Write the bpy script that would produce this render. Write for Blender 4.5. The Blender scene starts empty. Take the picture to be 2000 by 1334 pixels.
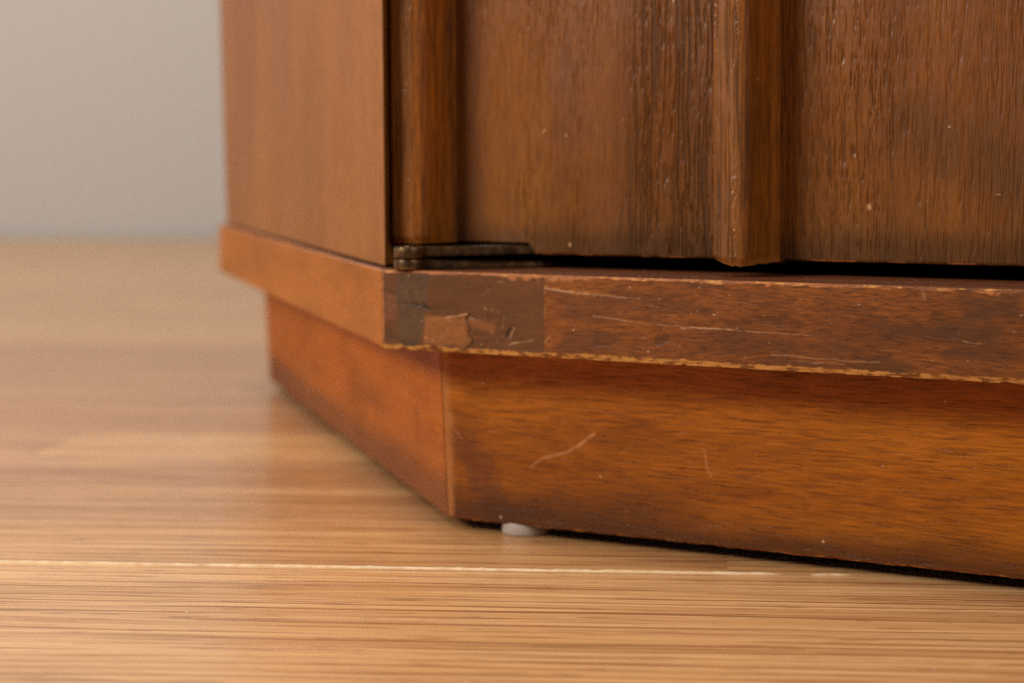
import bpy, bmesh, math, random
import numpy as np
from mathutils import Vector, Matrix

random.seed(11)
S = bpy.context.scene
COL = S.collection

# ------------------------------------------------------------------ camera
cam_d = bpy.data.cameras.new('camera')
cam = bpy.data.objects.new('camera', cam_d)
COL.objects.link(cam)
r_ = Vector((0.83415562, 0.55150377, -0.00529064))
u_ = Vector((-0.04341125, 0.07521687, 0.99622181))
f_ = Vector((-0.54981803, 0.83077435, -0.08668404))
M = Matrix.Identity(4)
for i in range(3):
    M[i][0], M[i][1], M[i][2] = r_[i], u_[i], -f_[i]
M[0][3], M[1][3], M[2][3] = 0.36251698, -0.48180826, 0.10758254
cam.matrix_world = M
cam_d.sensor_width = 36.0
cam_d.lens = 75.833
cam_d.clip_start = 0.01
cam_d.clip_end = 60
cam_d.dof.use_dof = True
cam_d.dof.focus_distance = 0.522
cam_d.dof.aperture_fstop = 13.0
cam_d.dof.aperture_blades = 0
S.camera = cam

# ------------------------------------------------------------------ light
def lin(*c):
    o = []
    for v in c:
        v /= 255.0
        o.append(v / 12.92 if v <= 0.04045 else ((v + 0.055) / 1.055) ** 2.4)
    return tuple(o)

W = bpy.data.worlds.new('World')
S.world = W
W.use_nodes = True
W.node_tree.nodes['Background'].inputs[0].default_value = (1.0, 0.95, 0.88, 1)
W.node_tree.nodes['Background'].inputs[1].default_value = 0.07

def area(name, az, el, dist, size, power, col, tgt=(0.03, 0.02, 0.08), sy=None):
    d = bpy.data.lights.new(name, 'AREA')
    d.shape = 'RECTANGLE'
    d.size, d.size_y = size, sy or size
    d.energy = power
    d.color = col
    o = bpy.data.objects.new(name, d)
    COL.objects.link(o)
    a, e = math.radians(az), math.radians(el)
    t = Vector(tgt)
    o.location = t + dist * Vector((-math.sin(a) * math.cos(e), -math.cos(a) * math.cos(e), math.sin(e)))
    o.rotation_euler = (t - o.location).to_track_quat('-Z', 'Y').to_euler()
    return o

area('softbox_key', 35, 27, 1.25, 0.42, 14.5, (1.0, 0.94, 0.84), sy=0.30)
area('softbox_fill', -62, 29, 2.4, 0.8, 15, (1.0, 0.92, 0.80), sy=0.6)
area('softbox_side', 98, 36, 2.4, 1.2, 34, (1.0, 0.95, 0.88), tgt=(-0.5, 0.4, 0.05))
area('softbox_top', 40, 76, 2.3, 1.5, 40, (1.0, 0.96, 0.90), tgt=(-0.5, 0.2, 0.0))

S.view_settings.view_transform = 'Standard'
S.view_settings.look = 'None'
S.view_settings.exposure = -0.12
S.view_settings.gamma = 1.0
S.render.engine = 'CYCLES'
S.cycles.use_denoising = False
S.cycles.denoiser = 'OPENIMAGEDENOISE'
S.cycles.denoising_prefilter = 'NONE'
S.cycles.use_adaptive_sampling = False
S.cycles.max_bounces = 5
S.cycles.sample_clamp_indirect = 6.0

# ------------------------------------------------------------------ node helper
class G:
    """Tiny builder of shader maths; every value is a socket or a number."""
    def __init__(s, name):
        s.m = bpy.data.materials.new(name)
        s.m.use_nodes = True
        s.t = s.m.node_tree
        s.t.nodes.clear()
        s.out = s.t.nodes.new('ShaderNodeOutputMaterial')
        s.b = s.t.nodes.new('ShaderNodeBsdfPrincipled')
        s.t.links.new(s.b.outputs[0], s.out.inputs[0])
        s.tc = s.t.nodes.new('ShaderNodeTexCoord')
        s.P = s.tc.outputs['Object']
    def put(s, sock, v):
        if isinstance(v, bpy.types.NodeSocket):
            s.t.links.new(v, sock)
        elif isinstance(v, (tuple, list)) and sock.type == 'RGBA' and len(v) == 3:
            sock.default_value = (*v, 1)
        else:
            sock.default_value = v
    def math(s, op, a, b=0.0, c=0.0, clamp=False):
        n = s.t.nodes.new('ShaderNodeMath')
        n.operation = op
        n.use_clamp = clamp
        s.put(n.inputs[0], a); s.put(n.inputs[1], b); s.put(n.inputs[2], c)
        return n.outputs[0]
    def add(s, a, b): return s.math('ADD', a, b)
    def sub(s, a, b): return s.math('SUBTRACT', a, b)
    def mul(s, a, b, clamp=False): return s.math('MULTIPLY', a, b, clamp=clamp)
    def mx(s, a, b): return s.math('MAXIMUM', a, b)
    def inv(s, a): return s.math('SUBTRACT', 1.0, a)
    def vec(s, op, a, b=(0, 0, 0), sc=None):
        n = s.t.nodes.new('ShaderNodeVectorMath')
        n.operation = op
        s.put(n.inputs[0], a)
        if op not in ('LENGTH', 'SCALE'):
            s.put(n.inputs[1], b)
        if sc is not None:
            s.put(n.inputs['Scale'], sc)
        return n.outputs[1] if op in ('DOT_PRODUCT', 'LENGTH', 'DISTANCE') else n.outputs[0]
    def xyz(s, x, y, z):
        n = s.t.nodes.new('ShaderNodeCombineXYZ')
        s.put(n.inputs[0], x); s.put(n.inputs[1], y); s.put(n.inputs[2], z)
        return n.outputs[0]
    def noise(s, p, scale, detail=2.0, rough=0.5, dist=0.0, colour=False):
        """scale: number or per-axis tuple"""
        if isinstance(scale, tuple):
            p = s.vec('MULTIPLY', p, scale); scale = 1.0
        n = s.t.nodes.new('ShaderNodeTexNoise')
        s.put(n.inputs['Vector'], p)
        n.inputs['Scale'].default_value = scale
        n.inputs['Detail'].default_value = detail
        n.inputs['Roughness'].default_value = rough
        n.inputs['Distortion'].default_value = dist
        return n.outputs['Color' if colour else 'Fac']
    def voro(s, p, scale, feature='F1'):
        if isinstance(scale, tuple):
            p = s.vec('MULTIPLY', p, scale); scale = 1.0
        n = s.t.nodes.new('ShaderNodeTexVoronoi')
        s.put(n.inputs['Vector'], p)
        n.inputs['Scale'].default_value = scale
        return n.outputs['Distance'], n.outputs['Color']
    def step(s, v, a, b, lo=0.0, hi=1.0):
        n = s.t.nodes.new('ShaderNodeMapRange')
        n.interpolation_type = 'SMOOTHSTEP'
        s.put(n.inputs[0], v); s.put(n.inputs[1], a); s.put(n.inputs[2], b)
        s.put(n.inputs[3], lo); s.put(n.inputs[4], hi)
        return n.outputs[0]
    def ramp(s, v, stops):
        n = s.t.nodes.new('ShaderNodeValToRGB')
        e = n.color_ramp.elements
        while len(e) < len(stops):
            e.new(0.5)
        for k, (p, c) in enumerate(stops):
            e[k].position = p
            e[k].color = (*c, 1)
        s.put(n.inputs[0], v)
        return n.outputs[0]
    def mix(s, f, a, b, mode='MIX'):
        n = s.t.nodes.new('ShaderNodeMix')
        n.data_type = 'RGBA'
        n.blend_type = mode
        s.put(n.inputs[0], f); s.put(n.inputs[6], a); s.put(n.inputs[7], b)
        return n.outputs[2]
    def bump(s, h, dist, strength=1.0):
        n = s.t.nodes.new('ShaderNodeBump')
        n.inputs['Strength'].default_value = strength
        n.inputs['Distance'].default_value = dist
        s.put(n.inputs['Height'], h)
        s.t.links.new(n.outputs[0], s.b.inputs['Normal'])
    def seg(s, q, a, b, w):
        """soft mask round the segment a-b; q is a vector (u, v, 0) in mm"""
        A, B = Vector((*a, 0)), Vector((*b, 0))
        d = B - A
        r = s.vec('SUBTRACT', q, tuple(A))
        h = s.math('MULTIPLY', s.vec('DOT_PRODUCT', r, tuple(d)), 1.0 / max(d.length_squared, 1e-9), clamp=True)
        e = s.vec('SUBTRACT', r, s.vec('SCALE', tuple(d), sc=h))
        return s.step(s.vec('LENGTH', e), w, w * 0.25)
    def box(s, u, v, u0, u1, v0, v1, soft):
        m = s.mul(s.step(u, s.sub(u0, soft) if isinstance(u0, bpy.types.NodeSocket) else u0 - soft, s.add(u0, soft) if isinstance(u0, bpy.types.NodeSocket) else u0 + soft),
                  s.step(u, s.add(u1, soft) if isinstance(u1, bpy.types.NodeSocket) else u1 + soft, s.sub(u1, soft) if isinstance(u1, bpy.types.NodeSocket) else u1 - soft))
        n = s.mul(s.step(v, v0 - soft, v0 + soft), s.step(v, v1 + soft, v1 - soft))
        return s.mul(m, n)
    def set(s, k, v): s.put(s.b.inputs[k], v)

def frame(g, U, V, N):
    """object position -> (along grain, across grain, depth)"""
    return g.xyz(g.vec('DOT_PRODUCT', g.P, U), g.vec('DOT_PRODUCT', g.P, V), g.vec('DOT_PRODUCT', g.P, N))

TH = 0.74493
CH = Vector((-math.cos(TH), math.sin(TH), 0))           # along the canted side, away from the corner
NI = Vector((math.sin(TH), math.cos(TH), 0))            # its inward normal
X, Y, Z = (1, 0, 0), (0, 1, 0), (0, 0, 1)

RAW = lin(200, 138, 68)

def walnut(name, U, V, N, deep, mid, light, seed=0.0, fig=(4, 60), pore=(120, 1500), pore_t=(0.60, 0.72), pore_a=0.55,
           mottle=(160, 700), mottle_a=0.45, blotch=0.35, rough=0.42, coat=0.0, relief=0.00006, spec=0.3, marks=None, raw=None, dust=0.0,
           pore_zone=None):
    g = G(name)
    p = g.vec('ADD', frame(g, U, V, N), (seed, seed * 0.37, seed * 0.11))
    w = g.noise(p, (6, 30, 30), 2, colour=True)
    p2 = g.vec('ADD', p, g.vec('SCALE', g.vec('SUBTRACT', w, (0.5, 0.5, 0.5)), sc=0.006))
    fg = g.noise(p2, (fig[0], fig[1], fig[1]), 4, 0.55)
    c = g.ramp(fg, [(0.28, deep), (0.5, mid), (0.70, light)])
    bl = g.noise(p, (22, 40, 40), 3, 0.6)
    c = g.mix(g.mul(g.step(bl, 0.50, 0.72), blotch), c, tuple(v * 0.42 for v in deep))
    fi = g.noise(p2, (mottle[0], mottle[1], mottle[1]), 4, 0.62)
    c = g.mix(mottle_a, c, g.ramp(fi, [(0.30, (0.16, 0.13, 0.10)), (0.50, (0.5, 0.5, 0.5)), (0.68, (0.78, 0.80, 0.86))]), 'OVERLAY')
    po = g.noise(p2, (pore[0], pore[1], pore[1]), 3, 0.6)
    pr = g.step(po, *pore_t)
    if pore_zone:
        pr = g.mul(pr, pore_zone(g))
    c = g.mix(g.mul(pr, pore_a), c, tuple(v * 0.22 for v in deep))
    h = g.add(g.mul(pr, -1.0), g.mul(fi, 0.30))
    ro = g.add(rough, g.mul(g.sub(bl, 0.5), 0.18))
    if marks:
        c, h, ro = marks(g, c, h, ro)
    if dust:
        d, vc = g.voro(p, 420)
        sep = g.t.nodes.new('ShaderNodeSeparateColor'); g.put(sep.inputs[0], vc)
        dm = g.mul(g.step(d, 0.20, 0.06), g.step(sep.outputs[0], 1 - dust, 1 - dust + 0.004))
        c = g.mix(g.mul(dm, 0.85), c, lin(215, 190, 160))
    if raw:
        rm = g.add(g.noise(p, (260, 700, 700), 3, 0.6), g.mul(g.sub(g.noise(p, (70, 200, 200), 2), 0.5), 0.35))
        c = g.mix(g.step(rm, raw[0], raw[1]), c, g.mix(g.noise(p, (500, 900, 900), 2), tuple(v * 0.55 for v in RAW), tuple(min(1, v * 1.1) for v in RAW)))
        ro = 0.7
        h = g.noise(p, 900, 3)
    g.set('Base Color', c)
    g.set('Roughness', ro)
    g.set('Specular IOR Level', spec)
    g.set('Coat Weight', coat)
    g.set('Coat Roughness', 0.3)
    g.bump(h, relief)
    return g.m

# ------------------------------------------------------------------ mesh helpers
def link(name, bm, mats, parent=None, smooth=False):
    me = bpy.data.meshes.new(name)
    bm.normal_update()
    bm.to_mesh(me)
    bm.free()
    for m in (mats if isinstance(mats, (list, tuple)) else [mats]):
        me.materials.append(m)
    if smooth:
        for p in me.polygons:
            p.use_smooth = True
    o = bpy.data.objects.new(name, me)
    COL.objects.link(o)
    if parent:
        o.parent = parent
    return o

def prism(bm, pts, z0, z1, mat=0):
    """pts: plan polygon, counter-clockwise"""
    lo = [bm.verts.new((x, y, z0)) for x, y in pts]
    hi = [bm.verts.new((x, y, z1)) for x, y in pts]
    n = len(pts)
    fs = [bm.faces.new(lo[::-1]), bm.faces.new(hi)]
    for i in range(n):
        fs.append(bm.faces.new((lo[i], lo[(i + 1) % n], hi[(i + 1) % n], hi[i])))
    for f in fs:
        f.material_index = mat
    return fs

def bevel(bm, w, seg=2, edges=None):
    bmesh.ops.bevel(bm, geom=edges or bm.edges[:], offset=w, segments=seg, affect='EDGES', profile=0.5)

class Nz:
    """smooth 1-D random wobble"""
    def __init__(s, step, seed):
        r = random.Random(seed)
        s.step = step
        s.v = [r.uniform(-1, 1) for _ in range(4096)]
    def __call__(s, x):
        q = x / s.step + 1000
        i = int(math.floor(q)); f = q - i
        f = f * f * (3 - 2 * f)
        return s.v[i % 4096] * (1 - f) + s.v[(i + 1) % 4096] * f

def board(bm, A, B, prof, ts):
    """Run a cross-section from A to B. prof(t) -> list of (inset, z, face material to next point); A(d), B(d) give the mitred ends."""
    rings = []
    mats = None
    for t in ts:
        pr = prof(t)
        ring = []
        for d, z, m in pr:
            a, b = A(d), B(d)
            ring.append(bm.verts.new((a[0] + (b[0] - a[0]) * t, a[1] + (b[1] - a[1]) * t, z)))
        rings.append(ring)
        mats = [m for _, _, m in pr]
    k = len(mats)
    for r0, r1 in zip(rings, rings[1:]):
        for i in range(k):
            f = bm.faces.new((r0[i], r1[i], r1[(i + 1) % k], r0[(i + 1) % k]))
            f.material_index = mats[i]
    bm.faces.new(rings[0]); bm.faces.new(rings[-1][::-1])
    bmesh.ops.recalc_face_normals(bm, faces=bm.faces[:])

# ------------------------------------------------------------------ plan of the cabinet: an eight-sided drum, front along +X
WF = 0.4152
LC = 0.4189
P0 = Vector((0, 0)); P1 = Vector((WF, 0))
Q0 = P0 + CH.xy * LC
Q1 = P1 + Vector((-CH.x, CH.y)) * LC
R0 = Q0 + Vector((0, 0.41)); R1 = Q1 + Vector((0, 0.41))
T0 = R0 + Vector((-CH.x, CH.y)) * LC; T1 = R1 + Vector((CH.x, CH.y)) * LC
PLAN = [P0, P1, Q1, R1, T1, T0, R0, Q0]               # counter-clockwise

def inset(i, d):
    """corner i of the plan moved in by d"""
    p, c, n = PLAN[i - 1], PLAN[i], PLAN[(i + 1) % 8]
    e0 = (c - p).normalized(); e1 = (n - c).normalized()
    n0 = Vector((-e0.y, e0.x)); n1 = Vector((-e1.y, e1.x))
    b = (n0 + n1); b /= b.length
    return c + b * (d / b.dot(n0))

H0 = 0.0535      # underside of the shelf
H1 = 0.0755      # its top
ZP = 0.0034      # underside of the plinth: it stands on small pads
TOP = 0.56

cab = bpy.data.objects.new('cabinet', None)
COL.objects.link(cab)
cab['label'] = 'worn dark walnut cabinet corner with canted side and ribbed door on wooden floor'
cab['category'] = 'cabinet'

# ------------------------------------------------------------------ marks (coordinates in mm on each face: x along, z up)
def vnoise(x, y, seed):
    """smooth value noise in 0..1 on numpy arrays"""
    xi, yi = np.floor(x).astype(np.int64), np.floor(y).astype(np.int64)
    fx, fy = x - xi, y - yi
    fx, fy = fx * fx * (3 - 2 * fx), fy * fy * (3 - 2 * fy)
    def hsh(i, j):
        h = (i * 374761393 + j * 668265263 + seed * 1442695041) & 0xFFFFFFFF
        h = ((h ^ (h >> 13)) * 1274126177) & 0xFFFFFFFF
        return ((h ^ (h >> 16)) & 0xFFFF) / 65535.0
    a, b, c, d = hsh(xi, yi), hsh(xi + 1, yi), hsh(xi, yi + 1), hsh(xi + 1, yi + 1)
    return (a * (1 - fx) + b * fx) * (1 - fy) + (c * (1 - fx) + d * fx) * fy
def fbm(x, y, seed, octs=4, gain=0.55):
    t, w, n = 0, 1, 0
    for o in range(octs):
        t = t + w * vnoise(x * 2 ** o, y * 2 ** o, seed + o * 17); n += w; w *= gain
    return t / n
def sstep(v, a, b):
    t = np.clip((v - a) / (b - a), 0, 1)
    return t * t * (3 - 2 * t)
class Stain:
    """wear painted over the veneer of one face: u, v in mm"""
    def __init__(s, u, v):
        s.u, s.v = u, v
        s.C = np.zeros((len(u), 3)); s.A = np.zeros(len(u)); s.H = np.zeros(len(u))
    def lay(s, m, col, h=0.0):
        m = np.clip(m, 0, 1)
        col = np.asarray(col, float)
        s.C = s.C * (1 - m)[:, None] + col * m[:, None]
        s.A = s.A * (1 - m) + m
        s.H = s.H + h * m
    def box(s, u, v, u0, u1, v0, v1, e):
        return sstep(u, u0 - e, u0 + e) * (1 - sstep(u, u1 - e, u1 + e)) * sstep(v, v0 - e, v0 + e) * (1 - sstep(v, v1 - e, v1 + e))
    def seg(s, u, v, a, b, w):
        dx, dy = b[0] - a[0], b[1] - a[1]
        L = dx * dx + dy * dy + 1e-9
        h = np.clip(((u - a[0]) * dx + (v - a[1]) * dy) / L, 0, 1)
        d = np.hypot(u - a[0] - h * dx, v - a[1] - h * dy)
        return 1 - sstep(d, w * 0.35, w)
def mixc(f, a, b):
    return np.asarray(a)[None, :] * (1 - f)[:, None] + np.asarray(b)[None, :] * f[:, None]

def shelf_stains(u, v):
    S_ = Stain(u, v)
    wu = (fbm(u / 3.0, v / 3.0, 3) - 0.5) * 4.2
    wv = (fbm(u / 3.0, v / 3.0, 9) - 0.5) * 4.2
    qu, qv = u + wu, v + wv
    big = fbm(u / 14.0, v / 6.0, 21)
    fine = fbm(u / 1.1, v / 0.5, 33)
    grain = fbm(u / 9.0, v / 0.45, 35, 3)
    # duller, purplish veneer next to the corner, ending in a straight joint
    S_.lay(S_.box(u + 0.08 * wu, v, -9, 54.1, 40, 99, 0.3) * (0.70 + 0.25 * fbm(u / 5.0, v / 1.2, 23)), mixc(np.clip(0.65 * big + 0.55 * (grain - 0.5) + 0.1 * fine, 0, 1) , lin(70, 40, 18), lin(110, 68, 33)))
    # reddish scuffs at the very corner
    S_.lay(S_.box(qu, qv, 0.9, 5.4, 61.5, 69.0, 0.8) * 0.6, mixc(fine, lin(98, 56, 36), lin(136, 84, 56)))
    S_.lay(S_.box(qu, qv, 1.2, 4.8, 55.6, 59.0, 0.7) * 0.6, lin(74, 48, 34))
    # scorched grey-green patch
    hi = 13.3 + (v - 55.0) * 0.20 + 0.5 * (fbm(v / 2.2, v * 0, 5) - 0.5) * 4
    gm = sstep(qu, 4.6, 6.0) * (1 - sstep(u + 0.35 * wu + 0.5 * (fine - 0.5), hi - 0.6, hi + 0.6)) * sstep(v, 53.6, 54.6)
    S_.lay(gm * (0.70 + 0.20 * big), mixc(np.clip(0.15 + big * 0.8 + 0.7 * (fine - 0.5), 0, 1), lin(56, 39, 24), lin(98, 72, 47)), -0.3)
    S_.lay(gm * sstep(v, 57.5, 54.8) * 0.6, lin(52, 36, 22))
    # bare orange patch beside it
    om = S_.box(qu * 0.5 + u * 0.5, qv * 0.4 + v * 0.6, 14.6, 29.3, 55.4, 63.4, 0.7) * (1 - gm)
    S_.lay(om * (0.62 + 0.4 * fine), mixc(np.clip(0.7 * fine + 0.4 * big - 0.05, 0, 1), lin(112, 66, 27), lin(160, 98, 50)), -0.3)
    S_.lay(S_.seg(qu, qv, (30.5, 62.5), (36.5, 60.5), 2.6) * 0.45, lin(150, 88, 44))
    # darker clouds further along
    S_.lay(sstep(fbm(u / 22, v / 5, 71), 0.56, 0.70) * sstep(u, 54, 60) * 0.5, lin(76, 42, 20))
    S_.lay(sstep(fbm(u / 30, v / 7, 75), 0.55, 0.70) * sstep(u, 120, 160) * 0.55, lin(66, 40, 20))
    # cracks, nicks
    dk = S_.seg(qu, qv, (30.2, 64.0), (29.8, 54.4), 0.65) * sstep(fbm(u / 0.9, v / 2.0, 41), 0.30, 0.52)
    for a, b, w, k in (((6.5, 66.4), (13.0, 66.0), .22, .7), ((11.0, 66.6), (16.0, 65.2), .40, .9), ((14.6, 66.6), (16.6, 65.0), .7, .8), ((10.0, 69.8), (10.6, 68.2), .5, .5),
                       ((90.9, 60.3), (88.8, 59.4), 1.7, .5), ((43.2, 60.4), (42.2, 58.8), .8, .85), ((165, 68), (169, 66), 2.8, .35), ((119, 66), (123, 65.4), 1.6, .3),
                       ((70, 58), (74, 57.6), .8, .3), ((30.6, 63.5), (31.8, 63.4), .8, .6)):
        dk = np.maximum(dk, S_.seg(u + 0.25 * wu, v + 0.25 * wv, a, b, w) * k)
    S_.lay(dk * 0.85, lin(40, 25, 14), -2.0)
    # light scratches
    fade = 0.45 + 0.55 * sstep(fbm(u / 1.6, v / 1.6, 51), 0.30, 0.55)
    for a, b, w, k in (((54.3, 72.1), (69.4, 70.8), .42, .95), ((69.4, 70.8), (83.4, 70.2), .24, .6), ((62, 71.9), (74, 71.0), .16, .5),
                       ((69.4, 65.2), (83.4, 64.0), .28, .6), ((83.4, 64.0), (95.4, 63.5), .22, .5),
                       ((95.4, 63.2), (109.4, 63.3), .30, .95), ((109.4, 63.3), (118, 63.0), .22, .7), ((118, 63.0), (134.1, 62.7), .16, .55),
                       ((22.0, 63.1), (29.0, 64.3), .34, .95), ((17.0, 62.4), (22.0, 63.1), .2, .4), ((42.8, 56.6), (50.2, 57.9), .22, .65), ((42.6, 56.4), (44.0, 57.0), .36, .95),
                       ((41.2, 64.0), (40.6, 60.8), .26, .75), ((44.5, 61.3), (43.1, 58.4), .42, .8), ((34.8, 66.3), (35.4, 65.8), .42, .85), ((37.0, 66.3), (37.3, 65.3), .30, .7),
                       ((34.0, 69.6), (36.2, 71.0), .20, .55), ((160.6, 74.6), (161.5, 72.6), .8, .6), ((54.3, 67.2), (54.0, 64.4), .42, .7), ((55.6, 59.4), (54.0, 57.6), .5, .6), ((54.6, 72.8), (54.0, 70.4), .4, .6),
                       ((121.0, 57.4), (150.0, 56.8), .26, .5), ((128.0, 56.2), (141.0, 56.0), .2, .5), ((150.0, 60.0), (158.0, 59.7), .16, .4), ((38.5, 58.2), (39.0, 57.0), .34, .5),
                       ((36.9, 60.0), (37.4, 59.4), .4, .6), ((60, 66.9), (60.6, 67.3), .3, .6), ((86.0, 68.4), (88.5, 68.1), .18, .5), ((39, 73.4), (41, 73.2), .3, .7), ((171, 63), (176, 62.4), .2, .45)):
        short = math.hypot(a[0] - b[0], a[1] - b[1]) < 4.5
        S_.lay(S_.seg(u + 0.14 * wu, v + 0.14 * wv, a, b, w * (0.85 if short else 1)) * k * fade * (0.50 if short else 0.66), lin(180, 134, 96) if short else lin(192, 138, 88), -1.0)
    # pinprick chips
    rs = np.random.RandomState(4)
    for _ in range(46):
        a = (rs.uniform(1, 190), rs.uniform(54.5, 75)); w = rs.uniform(0.13, 0.27)
        S_.lay(S_.seg(u, v, a, (a[0] + rs.uniform(-.3, .3), a[1] + rs.uniform(-.2, .2)), w) * rs.uniform(.3, .9), lin(206, 168, 128))
    # rubbed arrises
    ue = sstep(v + (fbm(u / 4.0, v / 2.0, 61) - 0.5) * 2.2, 74.75, 75.15) * (0.12 + 0.8 * sstep(u, 19, 25)) * sstep(fbm(u / 7.0, v * 0, 66), 0.25, 0.42)
    S_.lay(ue, lin(182, 112, 66))
    pe = sstep(v + (fbm(u / 2.2, v / 3.0, 81) - 0.5) * 3.0, 73.6, 74.8) * np.maximum(S_.box(u, v, 40, 52, 60, 99, 1.5), S_.box(u, v, 55, 68, 60, 99, 2)) * 0.8
    S_.lay(pe, lin(176, 110, 64))
    le = 1 - sstep(v + (fbm(u / 1.6, v / 1.2, 91) - 0.5) * 1.8, 54.15, 54.75)
    S_.lay(le * 0.9, mixc(fine, lin(150, 92, 40), lin(214, 148, 76)))
    S_.lay((1 - sstep(u + (fbm(v / 1.5, u, 95) - 0.5) * 0.9, 0.35, 0.8)) * 0.9, mixc(fine, lin(150, 92, 52), lin(196, 126, 74)))
    return S_

def plinth_marks(g, c, h, ro):
    fr = frame(g, X, Z, Y)
    mm = g.vec('MULTIPLY', fr, (1000.0, 1000.0, 0.0))
    wn = g.vec('MULTIPLY', g.vec('SUBTRACT', g.noise(g.P, 420, 3, 0.6, colour=True), (0.5, 0.5, 0.5)), (2.4, 2.4, 0.0))
    q = g.vec('ADD', mm, wn)
    s0 = g.t.nodes.new('ShaderNodeSeparateXYZ'); g.put(s0.inputs[0], mm)
    uu, vv = s0.outputs[0], s0.outputs[1]
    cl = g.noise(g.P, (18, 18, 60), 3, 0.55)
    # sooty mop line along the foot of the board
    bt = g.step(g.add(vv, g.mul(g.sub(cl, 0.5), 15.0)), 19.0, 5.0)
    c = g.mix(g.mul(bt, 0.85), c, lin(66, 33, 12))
    # dark smear near the left end
    sm = g.mul(g.seg(g.vec('ADD', mm, g.vec('SCALE', wn, sc=4.0)), (15, 26), (26, 6), 8.0), 0.48)
    c = g.mix(sm, c, lin(70, 38, 24))
    # rubbed left end
    lt = g.step(g.add(uu, g.mul(g.sub(g.noise(g.P, 300, 3, 0.6), 0.5), 4.0)), 11.6, 8.4)
    c = g.mix(g.mul(lt, 0.80), c, lin(168, 108, 58))
    a = None
    for p0, p1, k in (((36.9, 20.4), (41.1, 23.2), .55), ((41.1, 23.2), (49.5, 25.6), .8), ((49.5, 25.6), (52.8, 27.6), .95), ((52.8, 27.6), (57.8, 31.0), 1.0),
                      ((91.9, 29.0), (92.7, 24.2), .5), ((92.7, 24.2), (93.8, 22.3), .55), ((66, 26), (70, 29), .18), ((10, 31), (14, 26), .3)):
        m = g.mul(g.seg(g.vec('ADD', mm, g.vec('SCALE', wn, sc=0.35)), p0, p1, 0.62), k)
        a = m if a is None else g.mx(a, m)
    c = g.mix(g.mul(g.mul(a, 0.68), g.step(g.noise(g.P, 700, 3, 0.6), 0.34, 0.52, 0.3, 1.0)), c, lin(196, 132, 84))
    return c, h, ro

def cant_marks(g, c, h, ro):
    s0 = g.t.nodes.new('ShaderNodeSeparateXYZ'); g.put(s0.inputs[0], g.P)
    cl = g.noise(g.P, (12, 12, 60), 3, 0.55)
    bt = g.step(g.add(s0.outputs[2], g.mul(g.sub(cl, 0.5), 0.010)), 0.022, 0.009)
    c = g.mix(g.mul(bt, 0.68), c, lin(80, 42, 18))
    return c, h, ro

def rib_marks(g, c, h, ro):
    s0 = g.t.nodes.new('ShaderNodeSeparateXYZ'); g.put(s0.inputs[0], g.P)
    fm = g.step(s0.outputs[1], 0.0136, 0.0127)
    wob = g.noise(g.P, (300, 60, 18), 3, 0.6)
    c = g.mix(g.mul(fm, g.step(wob, 0.30, 0.60, 0.35, 0.85)), c, g.mix(g.noise(g.P, (700, 700, 60), 3), lin(92, 58, 27), lin(140, 90, 47)))
    pt = g.t.nodes.new('ShaderNodeAttribute'); pt.attribute_name = 'pit'
    c = g.mix(g.mul(pt.outputs['Fac'], 0.45), c, lin(48, 26, 10))
    ro = g.add(ro, g.mul(fm, -0.07))
    bt = g.mul(g.step(g.add(s0.outputs[2], g.mul(g.sub(g.noise(g.P, 700, 3, 0.6), 0.5), 0.004)), 0.0812, 0.0794), 0.75)
    c = g.mix(bt, c, lin(160, 94, 40))
    dx = g.math('ABSOLUTE', g.sub(s0.outputs[0], -0.0052))
    ed = g.mul(g.step(g.add(dx, g.mul(g.noise(g.P, (300, 300, 260), 3), 0.0011)), 0.0009, 0.0004), 0.8)
    c = g.mix(ed, c, lin(186, 128, 74))
    return c, h, ro

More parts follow.
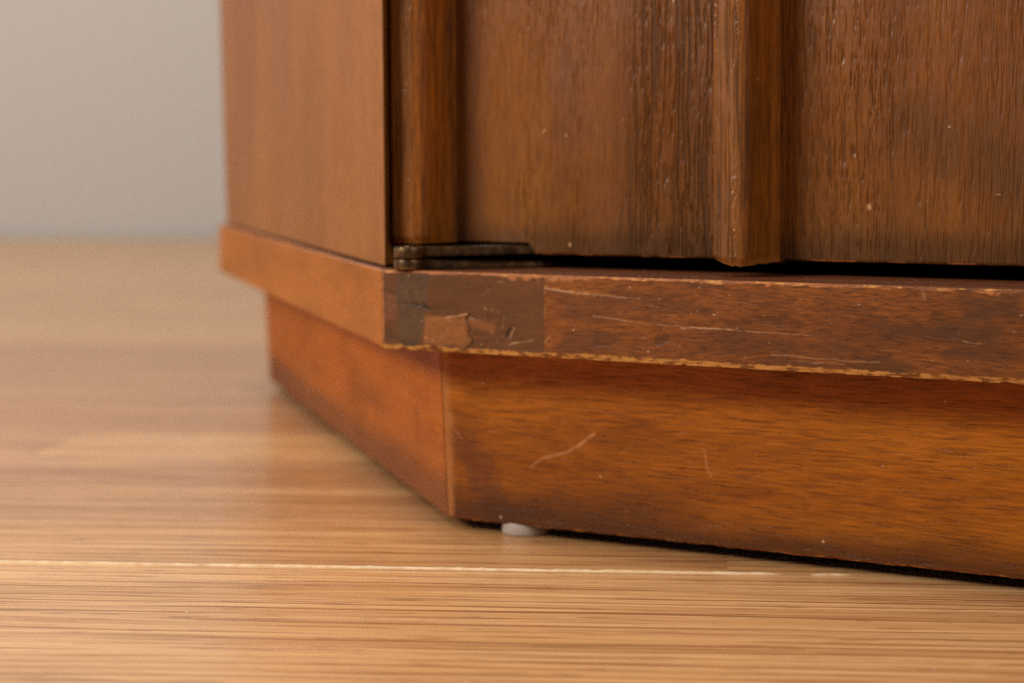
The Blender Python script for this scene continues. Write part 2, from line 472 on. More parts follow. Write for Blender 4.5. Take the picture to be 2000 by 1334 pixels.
def door_marks(g, c, h, ro):
    fr = frame(g, X, Z, Y)
    mm = g.vec('MULTIPLY', fr, (1000.0, 1000.0, 0.0))
    wn = g.vec('MULTIPLY', g.vec('SUBTRACT', g.noise(g.P, 300, 3, 0.6, colour=True), (0.5, 0.5, 0.5)), (2.0, 2.0, 0.0))
    q = g.vec('ADD', mm, wn)
    s0 = g.t.nodes.new('ShaderNodeSeparateXYZ'); g.put(s0.inputs[0], mm)
    uu, vv = s0.outputs[0], s0.outputs[1]
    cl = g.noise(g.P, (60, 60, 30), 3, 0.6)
    # grime along the bottom; the left rib's shade painted into the corner beside it
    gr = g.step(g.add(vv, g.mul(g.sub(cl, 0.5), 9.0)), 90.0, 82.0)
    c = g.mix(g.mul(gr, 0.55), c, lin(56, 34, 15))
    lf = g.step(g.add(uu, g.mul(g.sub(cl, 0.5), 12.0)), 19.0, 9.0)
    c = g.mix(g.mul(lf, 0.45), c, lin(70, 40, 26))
    # grey band of open grain beside the middle rib
    gy = g.mul(g.step(g.add(uu, g.mul(g.sub(cl, 0.5), 22.0)), 74.0, 93.0), g.step(uu, 100.0, 97.0))
    c = g.mix(g.mul(gy, 0.36), c, lin(72, 48, 26))
    pt = g.t.nodes.new('ShaderNodeAttribute'); pt.attribute_name = 'pit'
    c = g.mix(g.mul(pt.outputs['Fac'], 0.50), c, lin(46, 25, 10))
    # long open pores in that band
    lg = g.step(g.noise(fr, (900, 28, 0), 2), 0.57, 0.64)
    lg = g.mul(lg, g.mul(g.step(uu, 58.0, 70.0), g.step(uu, 100.0, 97.0)))
    c = g.mix(g.mul(lg, 0.15), c, lin(44, 26, 12))
    # smoky blotch on the second bay
    sm = g.mul(g.seg(g.vec('ADD', mm, g.vec('SCALE', wn, sc=6.0)), (146, 114), (172, 102), 13.0), 0.32)
    c = g.mix(sm, c, lin(62, 38, 18))
    a = None
    for p0, p1, wd, k in (((134.7, 93.8), (134.8, 93.4), 0.9, .62), ((36.2, 113.6), (37.0, 114.2), .6, .35), ((43.7, 112.7), (43.8, 112.5), .6, .4),
                          ((44.9, 82.5), (45.0, 82.2), .55, .8), ((156, 113.6), (156.2, 113.6), .4, .6), ((168.5, 97), (169.6, 97), .25, .4)):
        m = g.mul(g.seg(g.vec('ADD', mm, g.vec('SCALE', wn, sc=0.4)), p0, p1, wd), k)
        a = m if a is None else g.mx(a, m)
    c = g.mix(a, c, lin(214, 164, 116))
    be = g.mul(g.step(vv, 80.05, 79.65), g.step(g.noise(g.P, (160, 160, 160), 2), 0.50, 0.58))
    c = g.mix(be, c, lin(168, 100, 50))
    return c, h, ro

def shelf_marks(g, c, h, ro):
    at = g.t.nodes.new('ShaderNodeAttribute'); at.attribute_name = 'stain'
    dn = g.t.nodes.new('ShaderNodeAttribute'); dn.attribute_name = 'dent'
    c = g.mix(at.outputs['Alpha'], c, at.outputs['Color'])
    return c, g.add(h, dn.outputs['Fac']), ro

# ------------------------------------------------------------------ materials
DEEP, MID, LIGHT = lin(102, 57, 16), lin(119, 68, 20), lin(132, 78, 25)
m_ledge = walnut('shelf_walnut', X, Z, Y, lin(84, 43, 9), lin(114, 61, 15), lin(132, 73, 20), seed=1.3, fig=(10, 70), mottle=(260, 1600), mottle_a=0.70,
                 pore=(300, 1600), pore_t=(0.60, 0.72), pore_a=0.4, blotch=0.45, rough=0.45, marks=shelf_marks, dust=0.012, relief=0.00014, spec=0.25)
m_ledge_raw = walnut('shelf_bare_edge', X, Z, Y, DEEP, MID, LIGHT, seed=1.3, raw=(0.40, 0.56))
m_ledge_top_raw = walnut('shelf_rubbed_edge', X, Z, Y, DEEP, lin(150, 86, 44), lin(176, 106, 60), seed=2.3, raw=(0.50, 0.66), fig=(20, 60))
m_ledge_top = walnut('shelf_top_walnut', X, Y, Z, lin(70, 34, 16), lin(96, 50, 24), lin(120, 66, 34), seed=3.1, mottle=(1100, 1300), mottle_a=0.85, dust=0.16, rough=0.6, spec=0.2, pore=(700, 900), pore_a=0.6, pore_t=(0.54, 0.66))
m_cant = walnut('canted_shelf_walnut', tuple(CH), Z, tuple(NI), lin(136, 76, 20), lin(156, 89, 27), lin(168, 99, 34), seed=4.2, fig=(6, 40), mottle_a=0.2, blotch=0.15, pore_a=0.2, rough=0.5, spec=0.12)
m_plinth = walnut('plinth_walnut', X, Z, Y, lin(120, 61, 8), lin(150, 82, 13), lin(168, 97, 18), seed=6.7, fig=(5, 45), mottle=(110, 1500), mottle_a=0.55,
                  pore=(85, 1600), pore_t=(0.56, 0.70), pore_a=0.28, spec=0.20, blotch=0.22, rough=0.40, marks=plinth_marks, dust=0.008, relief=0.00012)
m_plinth_raw = walnut('plinth_bare_edge', X, Z, Y, lin(96, 46, 14), lin(130, 68, 22), lin(150, 84, 30), seed=6.7, raw=(0.54, 0.60))
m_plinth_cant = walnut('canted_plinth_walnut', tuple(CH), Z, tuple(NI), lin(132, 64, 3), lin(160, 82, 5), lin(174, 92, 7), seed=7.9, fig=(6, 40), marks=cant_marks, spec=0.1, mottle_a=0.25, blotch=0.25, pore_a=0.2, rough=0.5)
m_side = walnut('side_walnut', Z, tuple(CH), tuple(NI), lin(124, 71, 21), lin(137, 80, 25), lin(147, 89, 30), seed=9.4, fig=(5, 16), mottle_a=0.30, blotch=0.12, pore_a=0.25, rough=0.42, spec=0.22)
def zone(g):
    s0 = g.t.nodes.new('ShaderNodeSeparateXYZ'); g.put(s0.inputs[0], g.P)
    pat = g.step(g.noise(g.P, (55, 55, 14), 2), 0.40, 0.62)
    band = g.mul(g.step(s0.outputs[0], 0.052, 0.066), g.step(s0.outputs[0], 0.102, 0.098))
    return g.mx(g.mul(band, 0.75), g.add(0.16, g.mul(pat, 0.62)))
m_door = walnut('door_walnut', Z, X, Y, DEEP, MID, LIGHT, seed=12.1, fig=(8, 40), pore=(120, 1250), pore_t=(0.60, 0.68), pore_a=0.10,
                mottle=(170, 1000), mottle_a=0.30, blotch=0.15, rough=0.30, spec=0.40, marks=door_marks, dust=0.002, relief=0.00004, pore_zone=zone)
m_rib = walnut('rib_walnut', Z, X, Y, lin(106, 58, 16), lin(140, 80, 22), lin(166, 98, 32), seed=15.5, fig=(6, 180), pore=(60, 1300), pore_t=(0.56, 0.68), pore_a=0.5,
               mottle=(150, 1100), mottle_a=0.55, blotch=0.4, rough=0.35, marks=rib_marks, relief=0.00005, spec=0.5, dust=0.005)
m_dark = walnut('inner_walnut', Z, X, Y, DEEP, MID, LIGHT, seed=20.0)

# ------------------------------------------------------------------ shelf boards, mitred round the plan
def ease(n, dense_from, dense_to, dense):
    ts = [i / n for i in range(n + 1)]
    k = dense_from
    while k < dense_to:
        ts.append(k); k += dense
    return sorted(set(round(t, 6) for t in ts))

n1, n2, n3, n4, n5 = Nz(0.0035, 1), Nz(0.0012, 2), Nz(0.006, 3), Nz(0.0016, 4), Nz(0.02, 5)
DI = 0.11
def prof_front(t):
    x = t * WF
    bz = 0.00125 + 0.00026 * n3(x * 0.7) + 0.00016 * n1(x) + 0.00010 * n2(x)
    nick = max(0, n4(x * 0.45) - 0.78) * 0.006
    bd = 0.00034 + 0.0001 * n3(x + 2) + 0.00004 * n2(x + 9)
    tz = 0.00062 + 0.0002 * n3(x + 3) + 0.00012 * n2(x + 5)
    wv = 0.00012 * n5(x)
    lip = 0.0001 * n2(x * 1.3 + 2) + nick * 0.3
    zb, zt = H0 + bz + max(0, lip), H1 - tz
    face = [(wv, zb + (zt - zb) * i / NF, 0 if i < NF else 2) for i in range(NF + 1)]
    return [(DI, H0, 0), (bd, H0 + max(0, lip), 1)] + face + [(tz * 0.9, H1, 3), (DI, H1, 0)]
NF = 84
bm = bmesh.new()
board(bm, lambda d: inset(0, d), lambda d: inset(1, d), prof_front, ease(24, 0.0, 0.47, 0.00062))
shelf = link('shelf_board', bm, [m_ledge, m_ledge_raw, m_ledge_top_raw, m_ledge_top], cab)
me = shelf.data
co = np.empty(len(me.vertices) * 3, np.float32); me.vertices.foreach_get('co', co); co = co.reshape(-1, 3).astype(float)
st = shelf_stains(co[:, 0] * 1000, co[:, 2] * 1000)
col = np.zeros((len(co), 4), np.float32)
col[:, :3] = st.C / np.maximum(st.A, 1e-4)[:, None]; col[:, 3] = st.A
me.attributes.new('stain', 'FLOAT_COLOR', 'POINT').data.foreach_set('color', col.ravel())
me.attributes.new('dent', 'FLOAT', 'POINT').data.foreach_set('value', st.H.astype(np.float32))

def prof_cant(t):
    x = t * LC
    near = max(0, 1 - x / 0.12)
    bz = 0.0006 + (0.0007 + 0.0005 * n1(x + 4)) * near
    return [(DI, H0, 0), (bz * 0.8, H0, 1), (0, H0 + bz, 0), (0, H1 - 0.0004, 2), (0.0004, H1, 3), (DI, H1, 0)]
m_cant_raw = walnut('canted_bare_edge', tuple(CH), Z, tuple(NI), lin(150, 84, 38), lin(176, 102, 48), lin(192, 116, 58), seed=4.9, raw=(0.54, 0.60))
bm = bmesh.new()
board(bm, lambda d: inset(0, d), lambda d: inset(7, d), prof_cant, ease(30, 0.0, 0.3, 0.004))
link('shelf_board', bm, [m_cant, m_cant_raw, m_cant, m_ledge_top], cab)

def plain_board(i, j, name, z0, z1, d0, d1, m):
    bm = bmesh.new()
    board(bm, lambda d: inset(i, d), lambda d: inset(j, d), lambda t: [(d1, z0, 0), (d0, z0, 0), (d0, z1, 0), (d1, z1, 0)], [0, 0.5, 1])
    return link(name, bm, m, cab)
shelf['label'] = 'scuffed front shelf board with scorched patch and chipped corner'
for i in range(1, 7):
    plain_board(i, i + 1, 'shelf_board', H0, H1, 0.0, DI, m_ledge_top)
bm = bmesh.new()
prism(bm, [tuple(inset(i, DI + 0.0002)) for i in range(8)], H0 + 0.001, H1 - 0.001)
link('bottom_panel', bm, m_dark, cab)

# ------------------------------------------------------------------ plinth boards
OT, OB = 0.0180, 0.0202
def prof_plinth(t):
    x = t * WF
    b = 0.0004 + 0.00025 * n1(x + 7) + 0.0002 * n2(x + 3)
    e = 0.00008 * n2(x * 0.9 + 11) + 0.0001 * n3(x + 2)
    return [(0.04, ZP, 0), (OB + b, ZP + e, 1), (OB, ZP + b + e, 0), (OT, H0 - 0.0001, 0), (0.04, H0 - 0.0001, 0)]
def Ae(d):
    p = inset(0, d); return (p[0] + 0.0002, p[1])
bm = bmesh.new()
board(bm, Ae, lambda d: inset(1, d), prof_plinth, ease(20, 0.0, 0.55, 0.0016))
link('plinth_board', bm, [m_plinth, m_plinth_raw], cab)
def cant_end(d):
    p = inset(0, d); return p + CH.xy * (0.3930 - (0.001 if d > 0.019 else 0.0))
def Ac(d):
    p = inset(0, d); return p + CH.xy * 0.0004
bm = bmesh.new()
board(bm, Ac, cant_end, lambda t: [(0.04, ZP, 0), (OB + 0.0005, ZP, 0), (OB, ZP + 0.0005, 0), (OT, H0 - 0.0001, 0), (0.04, H0 - 0.0001, 0)], [i / 12 for i in range(13)])
link('plinth_board', bm, m_plinth_cant, cab)
for i in range(1, 7):
    plain_board(i, i + 1, 'plinth_board', ZP, H0 - 0.0001, 0.024, 0.045, m_plinth)

# ------------------------------------------------------------------ side panels
SD = 0.0025
Eo = Vector((-0.0038, 0.0069))
far0 = CH.xy * (LC - 0.010) + NI.xy * (SD + 0.0005)
def side_poly(k):
    """plan of the canted side; k moves its far end along"""
    far = CH.xy * (LC + k) + NI.xy * SD
    e1 = Eo + CH.xy * 0.0004
    e2 = Eo + (Vector((-0.0042, 0.0061))).normalized() * 0.0006
    return [e1, e2, Vector((-0.0080, 0.0132)), Vector((-0.0080, 0.0365)), far + NI.xy * 0.019, far]
bm = bmesh.new()
rows = []
for z, k in ((H1 + 0.0008, -0.010), (0.13, -0.0015), (0.20, 0.008), (TOP, 0.008)):
    rows.append([bm.verts.new((p.x, p.y, z)) for p in side_poly(k)])
for a, b in zip(rows, rows[1:]):
    for i in range(6):
        f = bm.faces.new((a[i], a[(i + 1) % 6], b[(i + 1) % 6], b[i]))
        f.material_index = 1 if i == 0 else 0
bm.faces.new(rows[0]); bm.faces.new(rows[-1][::-1])
bmesh.ops.recalc_face_normals(bm, faces=bm.faces[:])
m_side_raw = walnut('side_bare_edge', Z, tuple(CH), tuple(NI), lin(122, 70, 38), lin(146, 88, 50), lin(162, 102, 60), seed=9.4, raw=(0.44, 0.52))
link('side_panel', bm, [m_side, m_side_raw], cab)
for i in range(1, 7):
    plain_board(i, i + 1, 'side_panel', H1 + 0.0005, TOP, 0.0125, 0.031, m_side)
bm = bmesh.new()
prism(bm, [tuple(inset(i, -0.006)) for i in range(8)], TOP, TOP + 0.022)
bevel(bm, 0.002)
link('top_board', bm, m_ledge_top, cab)

# ------------------------------------------------------------------ door: core, bays and ribs
ZD = 0.0794
YR, YS = 0.0275, 0.0125
bm = bmesh.new()
prism(bm, [(-0.0056, 0.0312), (WF + 0.0056, 0.0312), (WF + 0.0056, 0.0475), (-0.0056, 0.0475)], 0.0828, TOP - 0.003)
door = link('door', bm, m_dark, cab)
RX = [-0.0056 + 0.1039 * k for k in range(5)]
RW = 0.0115
n6, n7 = Nz(0.012, 21), Nz(0.003, 22)
def pit_mask(x, z):
    """open grain of the veneer, x across and z along in mm: 1 in the bottom of a pore"""
    wob = (fbm(x / 9.0, z / 34.0, 201, 2) - 0.5) * 2.0
    u = x + wob
    short = sstep(fbm(u / 0.50, z / 6.0, 203, 3, 0.5), 0.60, 0.70)
    fine = sstep(fbm(u / 0.34, z / 3.2, 207, 2, 0.5), 0.64, 0.74) * 0.6
    long = sstep(fbm(u / 0.62, z / 34.0, 211, 2, 0.45), 0.57, 0.68)
    patch = sstep(fbm(x / 16.0, z / 60.0, 213, 2), 0.34, 0.62)
    band = sstep(x, 58, 70) * (1 - sstep(x, 97, 100))
    second = sstep(x, 112, 124)
    dens = np.maximum(np.maximum(0.22 + 0.45 * patch, 0.9 * band), second * (0.40 + 0.45 * patch))
    return np.clip(np.maximum(short, fine) * dens + long * (band * 0.9 + 0.12 * patch), 0, 1)

for k in range(4):
    x0, x1 = RX[k] + RW - 0.001, RX[k + 1] + 0.001
    fine_face = k < 2
    nx = int((x1 - x0) / 0.00013) if fine_face else 6
    zt = 0.156
    zrow = [ZD + 0.0004 + (zt - ZD - 0.0004) * i / 150 for i in range(151)] if fine_face else [ZD + 0.0004]
    xs = np.linspace(x0, x1, nx + 1)
    zb = np.array([ZD + 0.00008 * n7(x) for x in xs])
    if k == 0:                                         # cut back over the hinge
        zb += 0.0030 * (1 - np.clip((xs - 0.0312) / 0.0022, 0, 1))
    nr = len(zrow)
    XX = np.repeat(xs[None, :], nr, 0)
    ZZ = np.array(zrow)[:, None] + (zb - ZD)[None, :] * np.linspace(1, 0, nr)[:, None] if nr > 1 else np.array(zrow)[:, None] + (zb - ZD)[None, :]
    if fine_face:
        pm_ = pit_mask(XX.ravel() * 1000, ZZ.ravel() * 1000).reshape(XX.shape)
        und = fbm(XX.ravel() * 1000 / 1.3, ZZ.ravel() * 1000 / 11.0, 221, 3).reshape(XX.shape)
        YY = YR + pm_ * 0.00022 - (und - 0.5) * 0.00016
    else:
        pm_ = np.zeros_like(XX); YY = np.full_like(XX, YR)
    def row(y, z): return np.stack([xs, np.full_like(xs, y) if np.isscalar(y) else y, np.full_like(xs, z) if np.isscalar(z) else z], 1)
    rows = [row(YR + 0.0036, TOP - 0.003), row(YR + 0.0036, zb), row(YR + 0.0004, zb)] + [np.stack([XX[i], YY[i], ZZ[i]], 1) for i in range(nr)] + [row(YR, TOP - 0.003)]
    V = np.concatenate(rows); n_ = nx + 1; m_ = len(rows)
    i_, j_ = np.meshgrid(np.arange(m_), np.arange(nx), indexing='ij')
    i2 = (i_ + 1) % m_
    F = np.stack([i_ * n_ + j_, i_ * n_ + j_ + 1, i2 * n_ + j_ + 1, i2 * n_ + j_], -1).reshape(-1, 4)
    caps = [tuple(r * n_ for r in range(m_))[::-1], tuple(r * n_ + nx for r in range(m_))]
    me = bpy.data.meshes.new('panel')
    me.from_pydata(V.tolist(), [], F.tolist() + caps)
    me.materials.append(m_door)
    at_ = np.zeros(len(V), np.float32); at_[3 * n_:(3 + nr) * n_] = pm_.ravel()
    me.attributes.new('pit', 'FLOAT', 'POINT').data.foreach_set('value', at_)
    me.polygons.foreach_set('use_smooth', np.ones(len(me.polygons), bool))
    me.update()
    me.set_sharp_from_angle(angle=math.radians(70))
    o = bpy.data.objects.new('panel', me); COL.objects.link(o); o.parent = door

def rib_section(k):
    """plan outline of a rib, from its root on the left, round the nose, to its root on the right (x from the left side, y depth)"""
    if k == 0:
        r = [(.0002, YR + .003), (.0002, YS + .0003), (.0005, YS), (.0046, YS - .0001), (.0072, YS + .0004), (.0090, YS + .0016), (.0102, YS + .0036), (.0108, YS + .0065), (.0112, YS + .0115), (.0122, YR - .0006), (.0128, YR + .003)]
    else:
        r = [(-.0026, YR + .003), (-.0020, YR - .001), (-.0016, YS + .0030), (-.0010, YS + .0010), (0, YS + .0003), (.0024, YS), (.0060, YS + .0001), (.0076, YS + .0005), (.0085, YS + .0013), (.0091, YS + .0024), (.0096, YS + .0045), (.0102, YS + .0120), (.0112, YR - .0005), (.0118, YR + .003)]
    return r
for k in range(5):
    z0 = 0.0824 if k == 0 else ZD - 0.0010
    sec = rib_section(k)
    if k == 4:
        sec = [(RW - x, y) for x, y in rib_section(0)][::-1]
    dense = k < 2
    pts = []
    for (xa, ya), (xb, yb) in zip(sec, sec[1:]):
        m_ = max(1, int(math.hypot(xb - xa, yb - ya) / 0.00018)) if dense else 1
        pts += [(xa + (xb - xa) * i / m_, ya + (yb - ya) * i / m_) for i in range(m_)]
    pts.append(sec[-1])
    sx = np.array([p[0] for p in pts]); sy = np.array([p[1] for p in pts])
    if dense:                                          # round off the polyline
        for _ in range(2 if k == 0 else 10):
            sx[1:-1] = 0.25 * sx[:-2] + 0.5 * sx[1:-1] + 0.25 * sx[2:]
            sy[1:-1] = 0.25 * sy[:-2] + 0.5 * sy[1:-1] + 0.25 * sy[2:]
    arc = np.concatenate([[0], np.cumsum(np.hypot(np.diff(sx), np.diff(sy)))])
    zs = np.array([0, 0.0004, 0.001, 0.002] + ([0.002 + 0.00032 * i for i in range(1, 235)] if dense else []) + [TOP - 0.003 - z0]) + z0
    A2, Z2 = np.meshgrid(arc * 1000, zs * 1000)
    SX, SY = np.meshgrid(sx, zs)[0], np.meshgrid(sy, zs)[0]
    front = sstep(SY, YS + 0.0040, YS + 0.0010)
    wave = fbm(A2 / 3.0 + 40 * k, Z2 / 18.0, 301, 2) - 0.5
    groove = sstep(fbm(A2 / 0.5 + 17 * k, Z2 / 14.0, 305, 3), 0.56, 0.68)
    bead = fbm(A2 / 0.36 + 9 * k, Z2 / 0.9, 309, 3, 0.6) - 0.5
    nose = np.exp(-((SX - 0.0058) / 0.0011) ** 2) * sstep(fbm(A2 / 1.5, Z2 / 16.0, 311, 2), 0.30, 0.55) + np.exp(-((SX + 0.0006) / 0.0008) ** 2) * 0.8
    off = -0.00022 * wave + 0.00014 * groove * (0.35 + 0.65 * front) - 0.00052 * bead * (0.10 + nose) * (0.25 + 0.75 * front)
    inner = np.ones_like(arc); inner[0] = inner[-1] = 0
    DX = SX + RX[k] + off * 0.3 * inner
    DY = SY + off * inner
    lift = np.zeros_like(SX)
    if k:
        lift = 0.0019 * np.clip(1 - np.clip(SX + 0.0016, 0, 1) / 0.0056, 0, 1) + 0.0006 * np.clip((SX - 0.0085) / 0.002, 0, 1) + 0.0006 * (fbm(A2 / 1.2, A2 * 0, 315, 3) - 0.4)
    t_ = np.clip(1 - (Z2 / 1000 - z0) / 0.004, 0, 1)
    DZ = Z2 / 1000 + lift * t_ * inner
    DY += inner * 0.0011 * sstep(t_, 0.45, 1.0) * (SY < YS + 0.004)
    V = np.stack([DX, DY, DZ], -1).reshape(-1, 3)
    n_, m_ = len(arc), len(zs)
    F = [(i * n_ + j, i * n_ + (j + 1) % n_, (i + 1) * n_ + (j + 1) % n_, (i + 1) * n_ + j) for i in range(m_ - 1) for j in range(n_)]
    me = bpy.data.meshes.new('rib')
    me.from_pydata(V.tolist(), [], F + [tuple(range(n_))[::-1], tuple((m_ - 1) * n_ + j for j in range(n_))])
    bm = bmesh.new(); bm.from_mesh(me); bmesh.ops.recalc_face_normals(bm, faces=bm.faces[:]); bm.to_mesh(me); bm.free()
    me.materials.append(m_rib)
    pit = np.clip(groove * (0.3 + 0.7 * front), 0, 1).ravel().astype(np.float32)
    me.attributes.new('pit', 'FLOAT', 'POINT').data.foreach_set('value', pit)
    me.polygons.foreach_set('use_smooth', np.ones(len(me.polygons), bool))
    me.update()
    me.set_sharp_from_angle(angle=math.radians(60))
    o = bpy.data.objects.new('rib', me); COL.objects.link(o); o.parent = door

# ------------------------------------------------------------------ knife hinge under the door
g = G('aged_bronze')
nn = g.noise(g.P, 420, 5, 0.55)
c = g.ramp(nn, [(0.3, lin(64, 45, 28)), (0.55, lin(96, 71, 46)), (0.75, lin(140, 108, 74))])
g.set('Base Color', c); g.set('Metallic', 0.75); g.set('Roughness', g.add(0.25, g.mul(nn, 0.25)))
g.bump(nn, 0.00003)
m_br = g.m
hinge = bpy.data.objects.new('hinge', None); COL.objects.link(hinge); hinge.parent = cab
KX, KY, KR = 0.0078, 0.0030, 0.0045
def disc(bm, x, y, r, z0, z1, bv, n=40):
    res = bmesh.ops.create_cone(bm, cap_ends=True, segments=n, radius1=r, radius2=r, depth=z1 - z0, matrix=Matrix.Translation((x, y, (z0 + z1) / 2)))
    es = [e for e in bm.edges if abs(e.verts[0].co.z - e.verts[1].co.z) < 1e-7]
    bmesh.ops.bevel(bm, geom=es, offset=bv, segments=2, affect='EDGES', profile=0.6)
for z0, z1 in ((0.0789, 0.0820), (0.0757, 0.0786)):
    bm = bmesh.new()
    disc(bm, KX, KY, KR, z0, z1, 0.0007)
    o = link('knuckle', bm, m_br, hinge, smooth=True)
    o.data.set_sharp_from_angle(angle=math.radians(40))
bm = bmesh.new()
disc(bm, KX, KY, 0.0016, 0.0755, 0.0822, 0.0002, 24)
link('pin', bm, m_br, hinge, smooth=True)
def leaf(z0, z1, z0b, z1b):
    bm = bmesh.new()
    edge = [(KX + 0.0030, KY + 0.0010), (KX + 0.0054, KY + 0.0022), (KX + 0.0104, KY + 0.0068), (KX + 0.0165, KY + 0.0140), (KX + 0.0225, KY + 0.0215), (KX + 0.0268, KY + 0.0262), (KX + 0.0300, KY + 0.0330), (KX + 0.0320, KY + 0.048)]
    back = [(KX + 0.018, KY + 0.048), (KX + 0.014, KY + 0.034), (KX + 0.008, KY + 0.020), (KX + 0.001, KY + 0.010), (KX - 0.003, KY + 0.003)]
    pts = edge + back
    t = lambda y: min(1, max(0, (y - KY - 0.002) / 0.012))
    lo = [bm.verts.new((x, y, z0 + (z0b - z0) * t(y))) for x, y in pts]
    hi = [bm.verts.new((x, y, z1 + (z1b - z1) * t(y))) for x, y in pts]
    n = len(pts)
    bm.faces.new(lo[::-1]); bm.faces.new(hi)
    for i in range(n):
        bm.faces.new((lo[i], lo[(i + 1) % n], hi[(i + 1) % n], hi[i]))
    bmesh.ops.recalc_face_normals(bm, faces=bm.faces[:])
    es = [e for e in bm.edges if abs(e.verts[0].co.z - e.verts[1].co.z) < 0.0009 and (e.verts[0].co - e.verts[1].co).length > 1e-5 and len([f for f in e.link_faces if abs(f.normal.z) > 0.7]) == 1]
    bmesh.ops.bevel(bm, geom=es, offset=0.0005, segments=2, affect='EDGES')
    return link('leaf', bm, m_br, hinge)
leaf(0.0794, 0.0818, 0.0796, 0.0818)
leaf(0.0759, 0.0784, 0.0757, 0.0772)

# ------------------------------------------------------------------ white pads under the plinth
g = G('white_pad')
g.set('Base Color', lin(164, 150, 140)); g.set('Roughness', 0.6); g.set('Subsurface Weight', 0.0)
g.bump(g.noise(g.P, 900, 3), 0.0001)
m_pad = g.m
for x, y in ((0.0304, 0.0274), (WF - 0.033, 0.0300), (0.02, 0.72), (WF - 0.02, 0.72)):
    bm = bmesh.new()
    disc(bm, x, y, 0.0072, 0.0, ZP + 0.0002, 0.0006, 36)
    link('glide_pad', bm, m_pad, cab, smooth=True)

# ------------------------------------------------------------------ floor: staves laid along a direction turned 27.3 degrees
ANG = math.atan2(0.1027, 0.1992)
gv = Vector((math.cos(ANG), math.sin(ANG))); nv = Vector((-gv.y, gv.x))

def plank_mat(name, far=False):
    g = G(name)
    oi = g.t.nodes.new('ShaderNodeObjectInfo')
    p = g.vec('ADD', g.P, g.vec('SCALE', (37.0, 11.0, 5.0), sc=oi.outputs['Random']))
    wv = g.noise(p, (5, 40, 40), 2, colour=True)
    p2 = g.vec('ADD', p, g.vec('SCALE', g.vec('SUBTRACT', wv, (0.5, 0.5, 0.5)), sc=0.0030))
    fg = g.noise(p2, (2.5, 90, 90), 3, 0.55)
    c = g.ramp(fg, [(0.28, lin(176, 128, 82)), (0.5, lin(200, 152, 102)), (0.72, lin(216, 171, 120))])
    ln = g.noise(p2, (16, 520, 520), 2, 0.5)
    lm = g.step(ln, 0.57, 0.68)
    c = g.mix(g.mul(lm, 0.60), c, lin(132, 82, 44))
    fi = g.noise(p2, (70, 1500, 1500), 3, 0.6)
    c = g.mix(g.mul(g.step(fi, 0.56, 0.70), 0.42), c, lin(128, 80, 44))
    sp = g.t.nodes.new('ShaderNodeSeparateXYZ'); g.put(sp.inputs[0], p2)
    ph = g.add(g.mul(sp.outputs[1], 165.0), g.add(g.mul(g.noise(p2, (2.2, 26, 26), 2), 3.2), g.mul(g.noise(p2, (14, 130, 130), 2), 0.7)))
    cn = g.math('ABSOLUTE', g.sub(g.math('FRACT', ph), 0.5))
    on = g.step(g.noise(p2, (9, 150, 150), 2), 0.36, 0.58)
    cm = g.mul(g.step(cn, 0.17, 0.05), on)
    c = g.mix(g.mul(cm, 0.72), c, lin(126, 76, 38))
    c2 = g.math('ABSOLUTE', g.sub(g.math('FRACT', g.add(ph, 0.22)), 0.5))
    c = g.mix(g.mul(g.step(c2, 0.14, 0.04), g.mul(on, 0.40)), c, lin(236, 194, 140))  # highlight of the embossed groove, painted as a pale line beside it
    pk = g.step(g.noise(p2, (60, 520, 520), 3, 0.6), 0.58, 0.66)
    c = g.mix(g.mul(pk, 0.5), c, lin(128, 80, 44))
    lm = g.mx(lm, cm)
    hl = g.noise(p2, (9, 330, 330), 2, 0.5)
    c = g.mix(g.mul(g.step(hl, 0.58, 0.66), 0.5), c, lin(236, 192, 136))
    c = g.mix(1.0, c, oi.outputs['Color'], 'MULTIPLY')
    d, vc = g.voro(g.P, 260)
    sep = g.t.nodes.new('ShaderNodeSeparateColor'); g.put(sep.inputs[0], vc)
    c = g.mix(g.mul(g.step(d, 0.12, 0.05), g.step(sep.outputs[0], 0.985, 0.99)), c, lin(240, 220, 190))
    g.set('Base Color', c)
    g.set('Roughness', g.add(0.18, g.mul(fi, 0.10)))
    g.set('Specular IOR Level', 0.45)
    g.bump(g.add(g.mul(lm, -0.7), g.mul(fi, -0.35)), 0.00025)
    return g.m
m_plank = plank_mat('oak_laminate')

bm = bmesh.new()
bmesh.ops.create_grid(bm, x_segments=2, y_segments=2, size=5.0, matrix=Matrix.Translation((0, 0, -0.0082)))
g = G('subfloor'); g.set('Base Color', lin(120, 84, 52)); g.set('Roughness', 0.8)
floor = link('floor', bm, g.m)
floor['kind'] = 'structure'

PITCH = 0.065
def stave_mesh(L, wd, nm):
    bm = bmesh.new()
    bmesh.ops.create_cube(bm, size=1.0, matrix=Matrix.Translation((0, 0, -0.004)) @ Matrix.Diagonal((L - 0.00004, wd - 0.00006, 0.008, 1)))
    es = [e for e in bm.edges if e.verts[0].co.z > -0.001 and e.verts[1].co.z > -0.001]
    bmesh.ops.bevel(bm, geom=es, offset=0.00006, segments=1, affect='EDGES')
    me = bpy.data.meshes.new(nm); bm.to_mesh(me); bm.free(); me.materials.append(m_plank)
    return me
cache = {}
def stave(s0, s1, nc, tint):
    L = round(s1 - s0, 3)
    if L not in cache:
        cache[L] = stave_mesh(L, PITCH, 'plank')
    o = bpy.data.objects.new('plank', cache[L])
    COL.objects.link(o)
    p = gv * ((s0 + s1) / 2) + nv * nc
    o.location = (p.x, p.y, random.uniform(-0.00001, 0.00001))
    o.rotation_euler = (0, 0, ANG)
    o.color = (*tint, 1)
    o.parent = floor
    return o
rt = random.Random(5)
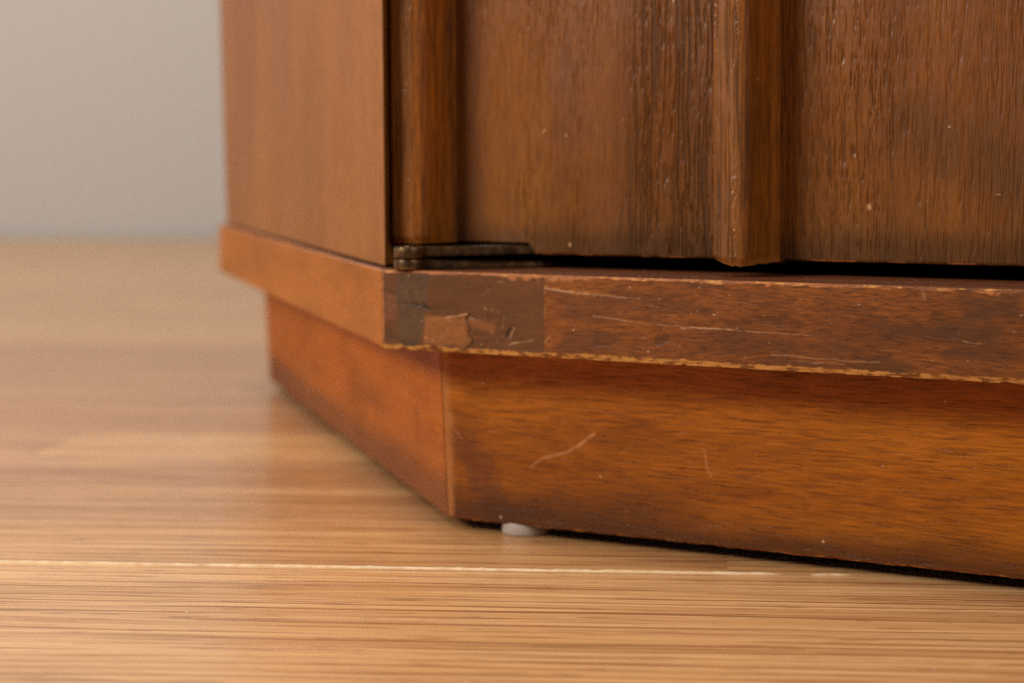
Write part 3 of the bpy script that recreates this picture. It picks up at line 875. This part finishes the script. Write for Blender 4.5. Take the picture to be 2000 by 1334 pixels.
TINT = [(0.86, 0.82, 0.80), (0.80, 0.73, 0.70), (0.90, 0.87, 0.84), (0.82, 0.75, 0.72), (0.86, 0.79, 0.74), (0.76, 0.68, 0.65)]
FIX = {(-1): (1.02, 0.98, 0.97), (-2): (1.03, 0.99, 0.98), (-3): (1.02, 0.98, 0.97)}
for k in range(-4, 22):
    nc = -0.0447 + PITCH * (k + 0.5)
    lo, hi = -1.15, 0.55
    if k == 3: s = -0.155 - 0.40 * 3
    elif k == 0: s = 0.0966 - 0.40 * 4
    else: s = lo - rt.uniform(0, 0.38)
    if k < 0: lo, hi, s = -0.6, 0.7, -0.72 + 0.11 * k
    while s < hi:
        L = 0.40 if k >= 0 else 1.60
        t = FIX.get(k) or rt.choice(TINT)
        if k == 3: t = (1.03, 1.02, 1.0) if abs(s + 0.155) < 0.01 else (0.80, 0.72, 0.69)
        if k == 0: t = (1.08, 1.06, 1.02) if abs(s - 0.0966) < 0.01 else (0.94, 0.87, 0.80)
        if k in (4, 5): t = (0.78, 0.70, 0.67)
        if k in (7, 8, 9): t = (0.76, 0.67, 0.65)
        if k in (11, 12, 14): t = (0.88, 0.86, 0.80)
        stave(s, s + L, nc, t)
        s += L

# the floor beyond, too far off to tell one stave from the next
bm = bmesh.new()
def slab(s0, s1, a, b, z):
    bm.faces.new([bm.verts.new((s, n, z)) for s, n in ((s0, a), (s1, a), (s1, b), (s0, b))])
kk = -0.0447 + PITCH * 22
rr = random.Random(9)
n0 = kk
while n0 < 2.16:
    s = -3.6 - rr.uniform(0, 0.4)
    while s < 2.6:
        slab(s, s + 0.3995, n0, min(n0 + PITCH - 0.0004, 2.2), -0.0001 - rr.uniform(0, 0.0002)); s += 0.40
    n0 += PITCH
fp = link('far_planks', bm, m_plank, floor)
fp.rotation_euler = (0, 0, ANG)
fp.color = (0.88, 0.86, 0.82, 1)
fp['kind'] = 'stuff'

# pale worn seam between two rows
g = G('worn_seam')
nz = g.noise(g.P, (300, 900, 900), 3)
g.set('Base Color', g.ramp(nz, [(0.25, lin(200, 164, 120)), (0.5, lin(216, 188, 150)), (0.75, lin(228, 204, 170))]))
g.set('Roughness', 0.7)
m_seam = g.m
q1, q2 = Nz(0.004, 31), Nz(0.0013, 32)
def seam(s0, s1):
    bm = bmesh.new()
    n = int((s1 - s0) / 0.0009)
    rows = []
    for i in range(n + 1):
        s = s0 + (s1 - s0) * i / n
        e = min(1, (s - s0) / 0.002, (s1 - s) / 0.003)
        wd = (0.00085 + 0.00025 * q1(s) + 0.0002 * q2(s)) * max(0.05, e)
        c = -0.0450 + 0.0003 * q1(s + 3)
        hgt = (0.00036 + 0.00010 * q2(s + 2)) * max(0.1, e)
        rows.append([bm.verts.new((s, c + a * wd, -0.0004 if abs(a) == 1 else hgt * (1 - a * a * 0.6))) for a in (-1, -0.6, 0, 0.6, 1)])
    for a, b in zip(rows, rows[1:]):
        for i in range(4):
            bm.faces.new((a[i], b[i], b[i + 1], a[i + 1]))
    bmesh.ops.recalc_face_normals(bm, faces=bm.faces[:])
    for f in bm.faces:
        if f.normal.z < 0: f.normal_flip()
    o = link('seam_filler', bm, m_seam, floor, smooth=True)
    o.rotation_euler = (0, 0, ANG)
seam(-0.35, 0.1105); seam(0.1180, 0.1285)

# ------------------------------------------------------------------ wall
g = G('painted_wall')
n_ = g.noise(g.P, 1.2, 2)
g.set('Base Color', g.mix(n_, lin(204, 202, 200), lin(210, 207, 204)))
g.set('Roughness', 0.85)
g.bump(g.noise(g.P, 160, 3), 0.0006)
bm = bmesh.new()
bmesh.ops.create_cube(bm, size=1.0, matrix=Matrix.Translation((0, 2.173 + 0.05, 1.3)) @ Matrix.Diagonal((9.0, 0.1, 2.62, 1)))
wall = link('wall', bm, g.m)
wall.rotation_euler = (0, 0, ANG)
wall['kind'] = 'structure'
